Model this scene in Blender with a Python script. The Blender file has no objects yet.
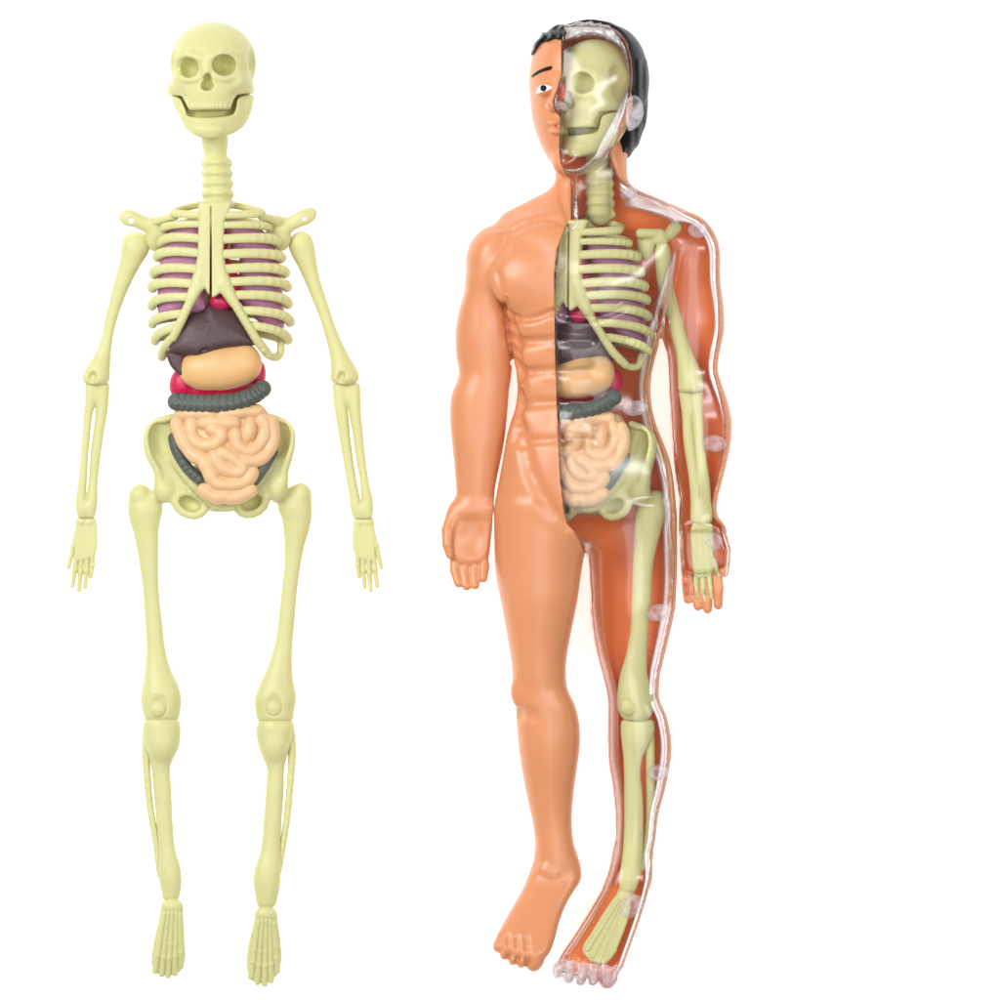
import bpy, math, time
import numpy as np
from mathutils import Matrix, Vector
T00 = time.time()
S = 0.2953 / 1000.0            # metres per drawing unit: the figure is 28.5 cm tall
F32 = np.float32
C = bpy.context.scene.collection

# ---------------------------------------------------------------- implicit modelling
def smin(a, b, k):
    if k <= 0: return np.minimum(a, b)
    h = np.maximum(k - np.abs(a - b), 0) / k
    return np.minimum(a, b) - h * h * k * 0.25
def smax(a, b, k): return -smin(-a, -b, k)

class Fld:
    """a signed distance grid; x right, y down, z up from the table"""
    def __init__(s, lo, hi, h):
        s.h = h; s.o = np.array(lo, float)
        n = [int(math.ceil((b - a) / h)) + 1 for a, b in zip(lo, hi)]
        s.ax = [(s.o[i] + np.arange(n[i]) * h).astype(F32) for i in range(3)]
        s.F = np.full(n, 60.0, F32)
    def _sl(s, bb, pad):
        sl = []
        for i in range(3):
            a = int(max(0, math.floor((bb[0][i] - pad - s.o[i]) / s.h)))
            b = int(min(len(s.ax[i]), math.ceil((bb[1][i] + pad - s.o[i]) / s.h) + 1))
            if b <= a: return None
            sl.append(slice(a, b))
        return tuple(sl)
    def _grid(s, sl):
        return (s.ax[0][sl[0]][:, None, None], s.ax[1][sl[1]][None, :, None], s.ax[2][sl[2]][None, None, :])
    def add(s, prim, k=2.0):
        f, bb = prim; sl = s._sl(bb, k + 5)
        if sl is None: return s
        s.F[sl] = smin(s.F[sl], f(*s._grid(sl)).astype(F32), k); return s
    def sub(s, prim, k=2.0):
        f, bb = prim; sl = s._sl(bb, k + 5)
        if sl is None: return s
        s.F[sl] = smax(s.F[sl], -f(*s._grid(sl)).astype(F32), k); return s
    def isect(s, prim, k=0.0):
        f, bb = prim
        X, Y, Z = s._grid((slice(None),) * 3)
        s.F = smax(s.F, f(X, Y, Z).astype(F32), k); return s
    def disp(s, fn):
        X, Y, Z = s._grid((slice(None),) * 3)
        s.F = (s.F + fn(X, Y, Z)).astype(F32); return s
    def surfz(s, x, y):
        i = int(round((x - s.o[0]) / s.h)); j = int(round((y - s.o[1]) / s.h))
        c = s.F[i, j, :]; w = np.nonzero(c < 0)[0]
        return float(s.ax[2][w[-1]]) if len(w) else 30.0

def surface_net(F, o, h):
    F = np.pad(F, 1, constant_values=9.0); o = np.asarray(o) - h
    s = F < 0
    n = np.array(F.shape)
    c = s[:-1, :-1, :-1].astype(np.int8)
    cnt = np.zeros(tuple(n - 1), np.int8)
    for dx in (0, 1):
        for dy in (0, 1):
            for dz in (0, 1):
                cnt += s[dx:n[0]-1+dx, dy:n[1]-1+dy, dz:n[2]-1+dz]
    act = np.nonzero((cnt > 0) & (cnt < 8))
    idx = np.full(tuple(n - 1), -1, np.int32)
    N = len(act[0]); idx[act] = np.arange(N, dtype=np.int32)
    A = np.stack(act, 1)
    acc = np.zeros((N, 3)); m = np.zeros(N)
    cs = [(0,0,0),(1,0,0),(0,1,0),(1,1,0),(0,0,1),(1,0,1),(0,1,1),(1,1,1)]
    val = [F[A[:,0]+a, A[:,1]+b, A[:,2]+d].astype(float) for a, b, d in cs]
    for i in range(8):
        for bit in (1, 2, 4):
            if i & bit: continue
            j = i | bit
            v0, v1 = val[i], val[j]
            cr = (v0 < 0) != (v1 < 0)
            t = np.where(cr, v0 / np.where(cr, v0 - v1, 1), 0)
            p0 = np.array(cs[i], float); d = np.array(cs[j], float) - p0
            acc += np.where(cr[:, None], p0 + t[:, None] * d, 0); m += cr
    V = (A + acc / m[:, None]) * h + o
    quads = []
    for ax in range(3):
        o1, o2 = [(1, 2), (2, 0), (0, 1)][ax]
        sl0 = [slice(None)] * 3; sl1 = [slice(None)] * 3
        sl0[ax] = slice(0, -1); sl1[ax] = slice(1, None)
        a = s[tuple(sl0)]; b = s[tuple(sl1)]
        e = np.stack(np.nonzero(a != b), 1)
        ok = (e[:, o1] > 0) & (e[:, o2] > 0) & (e[:, o1] < n[o1]-1) & (e[:, o2] < n[o2]-1)
        e = e[ok]
        flip = a[tuple(e.T)]
        def g(d1, d2):
            q = e.copy(); q[:, o1] -= d1; q[:, o2] -= d2
            return idx[tuple(q.T)]
        Q = np.stack([g(1, 1), g(0, 1), g(0, 0), g(1, 0)], 1)
        Q[~flip] = Q[~flip][:, ::-1]
        quads.append(Q)
    Q = np.concatenate(quads)
    Q = Q[(Q >= 0).all(1)]
    return V, Q

def relax(V, Q, it):
    for _ in range(it):
        acc = np.zeros_like(V); m = np.zeros(len(V))
        for a, b in ((0,1),(1,2),(2,3),(3,0)):
            for p, q in ((a, b), (b, a)):
                for i in range(3):
                    acc[:, i] += np.bincount(Q[:, p], V[Q[:, q], i], len(V))
                m += np.bincount(Q[:, p], minlength=len(V))
        V = V * 0.5 + 0.5 * acc / np.maximum(m, 1)[:, None]
    return V

def to_world(V):
    W = np.empty_like(V)
    W[:, 0] = (V[:, 0] - 500) * S; W[:, 1] = (500 - V[:, 1]) * S; W[:, 2] = V[:, 2] * S
    return W

def make(name, fld, mat, parent=None, it=1):
    V, Q = surface_net(fld.F, fld.o, fld.h)
    V = relax(V, Q, it)
    W = to_world(V); Q = Q[:, ::-1]
    me = bpy.data.meshes.new(name)
    me.vertices.add(len(W)); me.vertices.foreach_set('co', W.astype(F32).ravel())
    me.loops.add(len(Q) * 4); me.loops.foreach_set('vertex_index', np.ascontiguousarray(Q).ravel().astype(np.int32))
    me.polygons.add(len(Q)); me.polygons.foreach_set('loop_start', np.arange(len(Q), dtype=np.int32) * 4)
    me.update(calc_edges=True); me.validate()
    me.polygons.foreach_set('use_smooth', np.ones(len(me.polygons), bool)); me.update()
    me.materials.append(mat)
    o = bpy.data.objects.new(name, me); C.objects.link(o)
    if parent is not None: o.parent = parent
    print('%-20s %7d verts  %.1fs' % (name, len(W), time.time() - T00), flush=True)
    return o

# ---------------------------------------------------------------- shapes
def _q(dx, dy, dz, r):
    k0 = np.sqrt((dx/r[0])**2 + (dy/r[1])**2 + (dz/r[2])**2)
    k1 = np.sqrt((dx/r[0]**2)**2 + (dy/r[1]**2)**2 + (dz/r[2]**2)**2)
    return k0 * (k0 - 1) / np.maximum(k1, 1e-4)
def ell(c, r, rot=0.0):
    """ellipsoid, rot degrees in the picture plane (clockwise as seen)"""
    a = math.radians(rot); ca, sa = math.cos(a), math.sin(a)
    def f(X, Y, Z):
        dx, dy = X - c[0], Y - c[1]
        return _q(dx*ca + dy*sa, -dx*sa + dy*ca, Z - c[2], r)
    m = max(r[0], r[1])
    return f, ((c[0]-m, c[1]-m, c[2]-r[2]), (c[0]+m, c[1]+m, c[2]+r[2]))
def tube(pts, r=None, fz=1.0, k=1.0):
    """pts (x,y,z[,r]); fz < 1 flattens it in depth"""
    P = [tuple(p) if len(p) == 4 else tuple(p) + (r,) for p in pts]
    def f(X, Y, Z):
        d = None
        for a, b in zip(P[:-1], P[1:]):
            v = [b[i]-a[i] for i in range(3)]; L = max(sum(q*q for q in v), 1e-6)
            t = np.clip(((X-a[0])*v[0] + (Y-a[1])*v[1] + (Z-a[2])*v[2]) / L, 0, 1)
            e = np.sqrt((X-a[0]-t*v[0])**2 + (Y-a[1]-t*v[1])**2 + ((Z-a[2]-t*v[2])/fz)**2) - (a[3] + t*(b[3]-a[3]))
            d = e if d is None else smin(d, e, k)
        return d
    R = max(p[3] for p in P)
    return f, (tuple(min(p[i] for p in P)-R for i in range(3)), tuple(max(p[i] for p in P)+R for i in range(3)))
def curve(pts, n=6):
    """Catmull-Rom through the points, any dimension"""
    P = [np.array(p, float) for p in pts]; P = [2*P[0]-P[1]] + P + [2*P[-1]-P[-2]]
    out = []
    for i in range(1, len(P)-2):
        for j in range(n):
            t = j / n
            out.append(tuple(0.5*((2*P[i]) + (P[i+1]-P[i-1])*t + (2*P[i-1]-5*P[i]+4*P[i+1]-P[i+2])*t*t + (3*P[i]-P[i-1]-3*P[i+1]+P[i+2])*t**3)))
    out.append(tuple(P[-2])); return out
def hermite(ys, vs, y):
    ys = np.array(ys, float); vs = np.array(vs, float)
    d = np.diff(vs) / np.diff(ys); m = np.empty_like(vs); m[0], m[-1] = d[0], d[-1]
    m[1:-1] = (d[:-1] + d[1:]) / 2
    y = np.clip(y, ys[0], ys[-1]); i = np.clip(np.searchsorted(ys, y) - 1, 0, len(ys)-2)
    h = ys[i+1]-ys[i]; t = (y-ys[i])/h
    return ((2*t**3-3*t*t+1)*vs[i] + (t**3-2*t*t+t)*h*m[i] + (-2*t**3+3*t*t)*vs[i+1] + (t**3-t*t)*h*m[i+1])
def loft(rows, p=2.0, cap=6.0, z=None, hz=None):
    """rows (y, x left, x right[, z centre, half depth]) down the picture"""
    R = [tuple(r) if len(r) == 5 else tuple(r) + (z, (r[2]-r[1])/2 * (hz or 1.0)) for r in rows]
    ys = [r[0] for r in R]
    def f(X, Y, Z):
        y = Y.ravel().astype(float)
        g = lambda v: hermite(ys, v, y).astype(F32)[None, :, None]
        a = g([(r[2]-r[1])/2 for r in R]); c = g([(r[2]+r[1])/2 for r in R]); zc = g([r[3] for r in R]); b = g([r[4] for r in R])
        a = np.maximum(a, .5); b = np.maximum(b, .5)
        dx, dz = X-c, Z-zc
        if p == 2.0:
            k0 = np.sqrt((dx/a)**2 + (dz/b)**2); k1 = np.sqrt((dx/a**2)**2 + (dz/b**2)**2)
            d = k0*(k0-1)/np.maximum(k1, 1e-4)
        else:
            k0 = ((np.abs(dx)/a)**p + (np.abs(dz)/b)**p)**(1/p)
            e = np.sqrt((dx/a)**2 + (dz/b)**2); k1 = np.sqrt((dx/a**2)**2 + (dz/b**2)**2)
            d = (k0-1)*e/np.maximum(k1, 1e-4)
        d = np.maximum(d, -np.minimum(a, b))
        return smax(d, np.maximum(ys[0]-Y, Y-ys[-1]), cap)
    return f, ((min(r[1] for r in R), ys[0], min(r[3]-r[4] for r in R)), (max(r[2] for r in R), ys[-1], max(r[3]+r[4] for r in R)))
def poly_sdf(pts, x, y):
    """2-D signed distance, x (nx,1) y (1,ny)"""
    d = None; inside = np.zeros(np.broadcast(x, y).shape, bool)
    n = len(pts)
    for i in range(n):
        ax, ay = pts[i]; bx, by = pts[(i+1) % n]
        ex, ey = bx-ax, by-ay; L = max(ex*ex+ey*ey, 1e-9)
        t = np.clip(((x-ax)*ex + (y-ay)*ey)/L, 0, 1)
        q = (x-ax-t*ex)**2 + (y-ay-t*ey)**2
        d = q if d is None else np.minimum(d, q)
        c = ((ay > y) != (by > y)) & (x < ex*(y-ay)/(ey if abs(ey) > 1e-9 else 1e-9) + ax)
        inside ^= c
    return np.where(inside, -1, 1)*np.sqrt(d)
def closed(pts, n=4):
    P = [np.array(p, float) for p in pts]; N = len(P); out = []
    for i in range(N):
        a, b, c, d = P[i-1], P[i], P[(i+1) % N], P[(i+2) % N]
        for j in range(n):
            t = j/n
            out.append(tuple(0.5*((2*b)+(c-a)*t+(2*a-5*b+4*c-d)*t*t+(3*b-a-3*c+d)*t**3)))
    return out
def plate(pts, zc, T, r, smooth=True, dome=0.0, W=20.0):
    """outline given a thickness 2T round zc (number or function of x,y), edges rounded by r, domed towards its middle"""
    P = closed(pts) if smooth else pts
    xs = [p[0] for p in P]; ys = [p[1] for p in P]
    zf = zc if callable(zc) else (lambda x, y: zc + 0*x)
    def f(X, Y, Z):
        x, y = X[:, :, 0].astype(float), Y[:, :, 0].astype(float)
        d = poly_sdf(P, x, y)
        t = T + dome*np.sqrt(np.clip(1-(1-np.clip(-d/W, 0, 1))**2, 0, 1))
        d = d.astype(F32)[:, :, None]; z = np.broadcast_to(zf(x, y), d.shape[:2]).astype(F32)[:, :, None]
        u, v = d + r, np.abs(Z-z) - t.astype(F32)[:, :, None] + r
        return np.minimum(np.maximum(u, v), 0) + np.sqrt(np.maximum(u, 0)**2 + np.maximum(v, 0)**2) - r
    gx, gy = np.meshgrid(np.linspace(min(xs), max(xs), 9), np.linspace(min(ys), max(ys), 9))
    zz = zf(gx, gy) + 0*gx
    return f, ((min(xs), min(ys), float(zz.min())-T-dome), (max(xs), max(ys), float(zz.max())+T+dome))
def build(name, prims, mat, parent=None, h=0.9, k=2.0, subs=(), it=1, disp=None, pad=3):
    """prims: list of prim or (prim,k)"""
    L = [(p if isinstance(p[1], (int, float)) else (p, k)) for p in prims]
    lo = [min(p[0][1][0][i] for p in L)-pad for i in range(3)]; hi = [max(p[0][1][1][i] for p in L)+pad for i in range(3)]
    F = Fld(lo, hi, h)
    for p, kk in L: F.add(p, kk)
    for sb in subs:
        p, kk = sb if isinstance(sb[1], (int, float)) else (sb, 1.5)
        F.sub(p, kk)
    if disp: F.disp(disp)
    return make(name, F, mat, parent, it)

# ---------------------------------------------------------------- materials
def nodes(name):
    m = bpy.data.materials.new(name); m.use_nodes = True
    nt = m.node_tree; return m, nt, nt.nodes['Principled BSDF']
def plastic(name, col, rough=0.4, sss=0.0, ssr=(1, .5, .3), var=0.06, bump=0.0, bscale=400, spec=0.5, sscale=0.002, edge=None):
    m, nt, b = nodes(name); N, Lk = nt.nodes, nt.links
    tc = N.new('ShaderNodeTexCoord')
    no = N.new('ShaderNodeTexNoise'); no.inputs['Scale'].default_value = 55; no.inputs['Detail'].default_value = 4
    Lk.new(tc.outputs['Object'], no.inputs['Vector'])
    mr = N.new('ShaderNodeMapRange'); mr.inputs['From Min'].default_value = .3; mr.inputs['From Max'].default_value = .7
    mr.inputs['To Min'].default_value = 1-var; mr.inputs['To Max'].default_value = 1+var
    Lk.new(no.outputs['Fac'], mr.inputs['Value'])
    mx = N.new('ShaderNodeVectorMath'); mx.operation = 'SCALE'; mx.inputs[0].default_value = col
    Lk.new(mr.outputs['Result'], mx.inputs['Scale']); Lk.new(mx.outputs['Vector'], b.inputs['Base Color'])
    b.inputs['Roughness'].default_value = rough; b.inputs['Specular IOR Level'].default_value = spec
    if sss > 0:
        b.inputs['Subsurface Weight'].default_value = sss; b.inputs['Subsurface Radius'].default_value = ssr
        b.inputs['Subsurface Scale'].default_value = sscale
    n2 = N.new('ShaderNodeTexNoise'); n2.inputs['Scale'].default_value = bscale; n2.inputs['Detail'].default_value = 3
    Lk.new(tc.outputs['Object'], n2.inputs['Vector'])
    bp = N.new('ShaderNodeBump'); bp.inputs['Strength'].default_value = bump; bp.inputs['Distance'].default_value = 0.0004
    Lk.new(n2.outputs['Fac'], bp.inputs['Height']); Lk.new(bp.outputs['Normal'], b.inputs['Normal'])
    r2 = N.new('ShaderNodeMapRange'); r2.inputs['To Min'].default_value = max(rough-.06, .02); r2.inputs['To Max'].default_value = rough+.08
    Lk.new(no.outputs['Fac'], r2.inputs['Value']); Lk.new(r2.outputs['Result'], b.inputs['Roughness'])
    return m
def lin(r, g, b):
    f = lambda v: (v/255/12.92) if v/255 <= .04045 else ((v/255+.055)/1.055)**2.4
    return (f(r), f(g), f(b))
def thin_clear(name, tint=(.992, .99, .992), gain=1.0):
    """thin clear plastic wall: transparent with fresnel gloss"""
    m = bpy.data.materials.new(name); m.use_nodes = True; nt = m.node_tree; N, Lk = nt.nodes, nt.links
    N.remove(N['Principled BSDF'])
    tr = N.new('ShaderNodeBsdfTransparent'); tr.inputs[0].default_value = tint + (1,)
    gl = N.new('ShaderNodeBsdfGlossy'); gl.inputs['Roughness'].default_value = .17; gl.inputs[0].default_value = (1, 1, 1, 1)
    fr = N.new('ShaderNodeFresnel'); fr.inputs[0].default_value = 1.45
    mu = N.new('ShaderNodeMath'); mu.operation = 'MULTIPLY'; mu.inputs[1].default_value = gain; mu.use_clamp = True
    tc = N.new('ShaderNodeTexCoord'); no = N.new('ShaderNodeTexNoise'); no.inputs['Scale'].default_value = 90
    Lk.new(tc.outputs['Object'], no.inputs['Vector'])
    bp = N.new('ShaderNodeBump'); bp.inputs['Strength'].default_value = .07; bp.inputs['Distance'].default_value = .0006
    Lk.new(no.outputs['Fac'], bp.inputs['Height']); Lk.new(bp.outputs['Normal'], gl.inputs['Normal']); Lk.new(bp.outputs['Normal'], fr.inputs['Normal'])
    mx = N.new('ShaderNodeMixShader'); Lk.new(fr.outputs[0], mu.inputs[0]); Lk.new(mu.outputs[0], mx.inputs[0])
    Lk.new(tr.outputs[0], mx.inputs[1]); Lk.new(gl.outputs[0], mx.inputs[2]); Lk.new(mx.outputs[0], N['Material Output'].inputs['Surface'])
    return m
def cloudy_clear(name, body=.5):
    """thick or stippled clear plastic: part see-through, part milky, glossy"""
    m = bpy.data.materials.new(name); m.use_nodes = True; nt = m.node_tree; N, Lk = nt.nodes, nt.links
    b = N['Principled BSDF']; b.inputs['Base Color'].default_value = (.84, .8, .84, 1); b.inputs['Roughness'].default_value = .14
    b.inputs['Subsurface Weight'].default_value = .3; b.inputs['Subsurface Scale'].default_value = .001
    tr = N.new('ShaderNodeBsdfTransparent'); tr.inputs[0].default_value = (.99, .98, .99, 1)
    tc = N.new('ShaderNodeTexCoord'); no = N.new('ShaderNodeTexNoise'); no.inputs['Scale'].default_value = 420
    Lk.new(tc.outputs['Object'], no.inputs['Vector'])
    mr = N.new('ShaderNodeMapRange'); mr.inputs['From Min'].default_value = .35; mr.inputs['From Max'].default_value = .65
    mr.inputs['To Min'].default_value = body-.1; mr.inputs['To Max'].default_value = body+.1; Lk.new(no.outputs['Fac'], mr.inputs['Value'])
    bp = N.new('ShaderNodeBump'); bp.inputs['Strength'].default_value = .12; bp.inputs['Distance'].default_value = .0006
    Lk.new(no.outputs['Fac'], bp.inputs['Height']); Lk.new(bp.outputs['Normal'], b.inputs['Normal'])
    mx = N.new('ShaderNodeMixShader'); Lk.new(mr.outputs['Result'], mx.inputs[0]); Lk.new(tr.outputs[0], mx.inputs[1]); Lk.new(b.outputs[0], mx.inputs[2])
    Lk.new(mx.outputs[0], N['Material Output'].inputs['Surface']); return m
def clear_solid(name):
    m, nt, b = nodes(name)
    b.inputs['Base Color'].default_value = (.97, .965, .98, 1); b.inputs['Transmission Weight'].default_value = 1
    b.inputs['IOR'].default_value = 1.42; b.inputs['Roughness'].default_value = .08
    tc = nt.nodes.new('ShaderNodeTexCoord'); no = nt.nodes.new('ShaderNodeTexNoise'); no.inputs['Scale'].default_value = 700
    nt.links.new(tc.outputs['Object'], no.inputs['Vector'])
    bp = nt.nodes.new('ShaderNodeBump'); bp.inputs['Strength'].default_value = .5; bp.inputs['Distance'].default_value = .0008
    nt.links.new(no.outputs['Fac'], bp.inputs['Height']); nt.links.new(bp.outputs['Normal'], b.inputs['Normal'])
    return m
# ---------------------------------------------------------------- the materials of this scene
BONE = plastic('bone_plastic', lin(207, 205, 146), .4, .2, (1, .85, .35), .03, .18, 900, .35, .0022)
LUNG = plastic('lung_plastic', lin(176, 118, 150), .5, 0, var=.15, bump=.6, bscale=700)
HEARTM = plastic('heart_plastic', lin(196, 22, 78), .4, 0, var=.12, bump=.35, bscale=600)
LIVERM = plastic('liver_plastic', lin(76, 54, 55), .46, 0, var=.1, bump=.35, bscale=600)
STOM = plastic('stomach_plastic', lin(224, 178, 120), .4, .2, (1, .5, .25), .05, .15, 400)
COLON = plastic('colon_plastic', lin(84, 92, 85), .5, 0, var=.16, bump=.6, bscale=800)
GUT = plastic('intestine_plastic', lin(224, 184, 138), .4, .15, (1, .7, .5), .04, .15, 500)
BONE.name = 'bone_plastic'

def tag(o, label=None, cat=None, group=None, kind=None):
    if label: o['label'] = label
    if cat: o['category'] = cat
    if group: o['group'] = group
    if kind: o['kind'] = kind
    return o
def empty(name, px, py, label, cat):
    e = bpy.data.objects.new(name, None); C.objects.link(e); e.empty_display_size = .01
    e.location = ((px-500)*S, (500-py)*S, 0); bpy.context.view_layer.update()
    return tag(e, label, cat)
def adopt(root):
    """put the children back where they were built (their meshes are in world units)"""
    inv = Matrix.Translation(root.location).inverted()
    for ch in root.children: ch.matrix_parent_inverse = inv

SK = empty('toy_skeleton', 215, 978, 'pale yellow plastic toy skeleton with coloured organs in its open belly', 'toy skeleton')

# ---- skull and jaw
zj = lambda x, y: 78 - .017*(x-210)**2
skull_prims = [
    (ell((213.5, 63.5, 48), (43.2, 41.5, 46)), 0), (ell((211, 84, 62), (38, 30, 28)), 8),
    (ell((210, 92, 68), (30, 20, 22)), 6),
    (plate([(184, 80), (236, 78), (236, 97), (231, 111), (191, 112), (185, 98)], lambda x, y: 76-.016*(x-209)**2, 13, 6), 5),
    (tube([(182, 84, 78), (176, 90, 66), (173.5, 91, 50)], 6.4), 7), (tube([(240, 82, 78), (246.5, 88, 64), (248.5, 90, 48)], 6.4), 7),
    (tube(curve([(177, 66, 78), (181, 59, 85), (190, 56.5, 90), (201, 60, 92)], 3), 2.2), 7),
    (tube(curve([(212, 59, 93), (225, 54, 91), (237, 57, 84), (242, 66, 76)], 3), 2.2), 7),
    (tube([(208, 66, 91), (208, 77, 94)], 3.2), 5), (tube(curve([(180, 58, 80), (176.5, 68, 75), (179, 80, 78)], 3), 3.6), 5), (tube(curve([(239, 57, 78), (242.5, 67, 74), (240, 78, 77)], 3), 3.2), 5),
    (tube(curve([(180, 78, 82), (189, 82, 88), (199, 80, 90)], 3), 2.2), 4), (tube(curve([(216, 79, 91), (227, 80.5, 88), (239, 76, 82)], 3), 2.2), 4),
    (ell((212, 110, 44), (33, 22, 22)), 0), (ell((212.5, 99, 40), (40.3, 18, 22)), 0)]
skull_subs = [(ell((171, 66, 66), (7, 15, 14), 8), 7), (ell((255, 64, 60), (8, 15, 14), -8), 7), (ell((184, 101, 88), (5, 7, 9), 30), 4), (ell((238, 99, 86), (5, 7, 9), -30), 4), (ell((190.3, 69.8, 99), (10.2, 9.8, 34), -8), 1.6), (ell((226, 67.3, 97), (12.4, 10.6, 34), 6), 1.6),
    (plate([(192, 112.5), (229.5, 111.5), (230, 117.5), (191, 118.5)], 90, 30, .3, False), .8), (ell((208.7, 88, 97), (6.6, 5, 22)), 1.5), (ell((209, 82.5, 97), (4, 7, 20)), 3),
    (plate([(173, 96), (183, 97.5), (189, 109), (191, 112), (231, 111), (235, 100), (238, 96), (253, 93.5), (253, 97), (240, 99), (236, 111), (233, 118), (190, 119), (186, 110), (181, 100.5), (173, 99)], lambda x, y: 84-.019*(x-211)**2, 20, .5, False), .8)]
for i in range(9):
    x = 194 + i*4.2; pass
for i in range(9):
    x = 193.5 + i*4.1; skull_prims.append((ell((x, 107.6, 88.4-.016*(x-209)**2), (1.7, 3.0, 1.0)), .9))
skull = build('skull', skull_prims, BONE, SK, .8, subs=skull_subs)
jaw = build('jaw', [(plate([(172.5, 98), (181, 100), (186.5, 111), (190, 117.5), (210, 119), (232, 116.5), (236.5, 110), (239.5, 99), (253, 95.5), (253.5, 103), (250, 116), (243, 128), (230, 136), (213, 140), (201, 138.5), (187, 130), (178, 112)], zj, 10, 3.5), 2),
                    (ell((210, 131, 84), (15, 7, 7)), 5), (ell((180, 106, 62), (5, 9, 6), -20), 3), (ell((246, 106, 60), (6, 9, 6), 15), 3)], BONE, SK, .8,
            subs=[(tube([(196+i*4.2, 119, 91.5-.016*(196+i*4.2-209)**2), (196+i*4.2, 124, 91-.016*(196+i*4.2-209)**2)], .7), 1.0) for i in range(8)])

# ---- neck
v = [(loft([(134, 201, 229), (145, 202, 228), (153, 204, 227), (158, 206, 225), (200, 205, 227)], z=42, hz=.95), 2), (tube([(216, 160, 42), (218, 204, 42)], 12), 2)]
for i in range(5):
    y = 162.5 + i*10.2
    v += [(ell((216.3+i*.3, y, 43), (13.4, 6.0, 14)), 3), (tube([(205.5+i*.2, y+1, 40), (228+i*.5, y+1, 40)], 4.6), 3)]
neck = build('neck_vertebrae', v, BONE, SK, .8)

# ---- rib cage: breastbone, spine and ribs of their own
lh = [(199.5, 206), (203, 203), (211, 203.5), (211.1, 292), (206, 289), (199, 293), (194, 300), (190, 296), (196, 285), (198.5, 260), (199.5, 222)]
rh = [(212.5, 203.5), (228, 202.5), (233.5, 204), (230, 212), (225.5, 222), (224.5, 255), (226.5, 280), (233, 294), (229, 299), (222, 293), (217, 297), (212.5, 299)]
whole = lh[:3] + [rh[1]] + rh[2:] + [(209, 294)] + lh[4:]
bz = lambda x, y: 76 + .02*(y-240) - .004*(x-212)**2
cage = build('rib_cage', [(plate(whole, bz, 5, 3, False), 0), (tube([(213, 206, 22), (213, 360, 20)], 9), 0),
    (tube(curve([(201, 284, 77), (191, 303, 77), (182, 322, 74), (174, 338, 69)], 4), 4.4), 4),
    (tube(curve([(223, 286, 77), (236, 305, 77), (247, 323, 74), (258, 341, 69), (269, 355, 60)], 4), 4.4), 4),
    (tube([(203, 262, 75, 4), (198, 283, 76, 6), (192, 298, 76, 4.5)]), 5), (tube([(220, 262, 75, 4), (226, 283, 76, 6.5), (234, 300, 76, 4.5)]), 5)], BONE, SK, .7,
    subs=[(plate([(211.3, 207), (212.7, 207), (213.0, 302), (210.6, 302)], 82, 16, .1, False), .3)])
def rib(xs, ys, xo, yo, zo=44, zs=77, r=3.9, bow=-3.0, back=True):
    P = []
    for i in range(9):
        t = i/8*math.pi/2
        P.append((xs+(xo-xs)*math.sin(t), ys+(yo-ys)*(i/8)**1.2 + bow*math.sin(2*t), zo+(zs-zo)*math.cos(t)))
    if back:
        for i in range(1, 8):
            t = i/8*math.pi/2
            P.append((213+(xo-213)*math.cos(t), yo-12*i/8, zo-(zo-18)*math.sin(t)))
    P = [p + (r*(1.08+.16*min(i, 8)/8 if i < 9 else 1.0),) for i, p in enumerate(P)]
    return build('rib', [(tube(P, r, .55, k=.6), 0)], BONE, cage, .9)
LR = [(200, 216, 174, 213.5, 60, 77, 3.6, 0), (200, 225, 164, 229, 50, 77, 3.4, -1), (200, 239.5, 162, 243.5, 47, 77, 4.2, -3), (200, 254, 158, 257, 46, 77, 4.2, -3), (199, 270, 154.5, 274, 44, 77, 4.3, -3),
      (198, 285, 152.5, 288, 44, 77, 4.2, -3), (194, 298, 152, 306, 43, 76, 4.0, -3), (186, 314, 152.5, 324, 43, 74, 4.0, -1), (178, 328, 155, 341, 43, 71, 3.8, -1), (173, 338, 162, 357, 46, 68, 3.6, 1)]
RR = [(227, 216, 262, 213.5, 60, 77, 3.6, 0), (226, 226, 269, 228, 50, 77, 3.4, -1), (225, 240, 277, 242, 47, 77, 4.4, -2), (225, 255, 281, 258, 46, 77, 4.4, -2), (225, 270, 285, 273, 45, 77, 4.4, -3),
      (227, 283, 287, 287, 44, 77, 4.2, -3), (232, 296, 288, 304, 43, 76, 4.2, -3), (243, 311, 290, 322, 43, 74, 4.1, -2), (251, 326, 288, 340, 43, 71, 4.0, -1)]
for a in LR: rib(*a)
for a in RR: rib(*a)
build('rib', [(tube(curve([(264, 350, 66), (272, 357, 56), (279, 356, 48), (281, 346, 44), (276, 338, 30), (240, 330, 20)], 4), 3.6), 0)], BONE, cage, .9)

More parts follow.
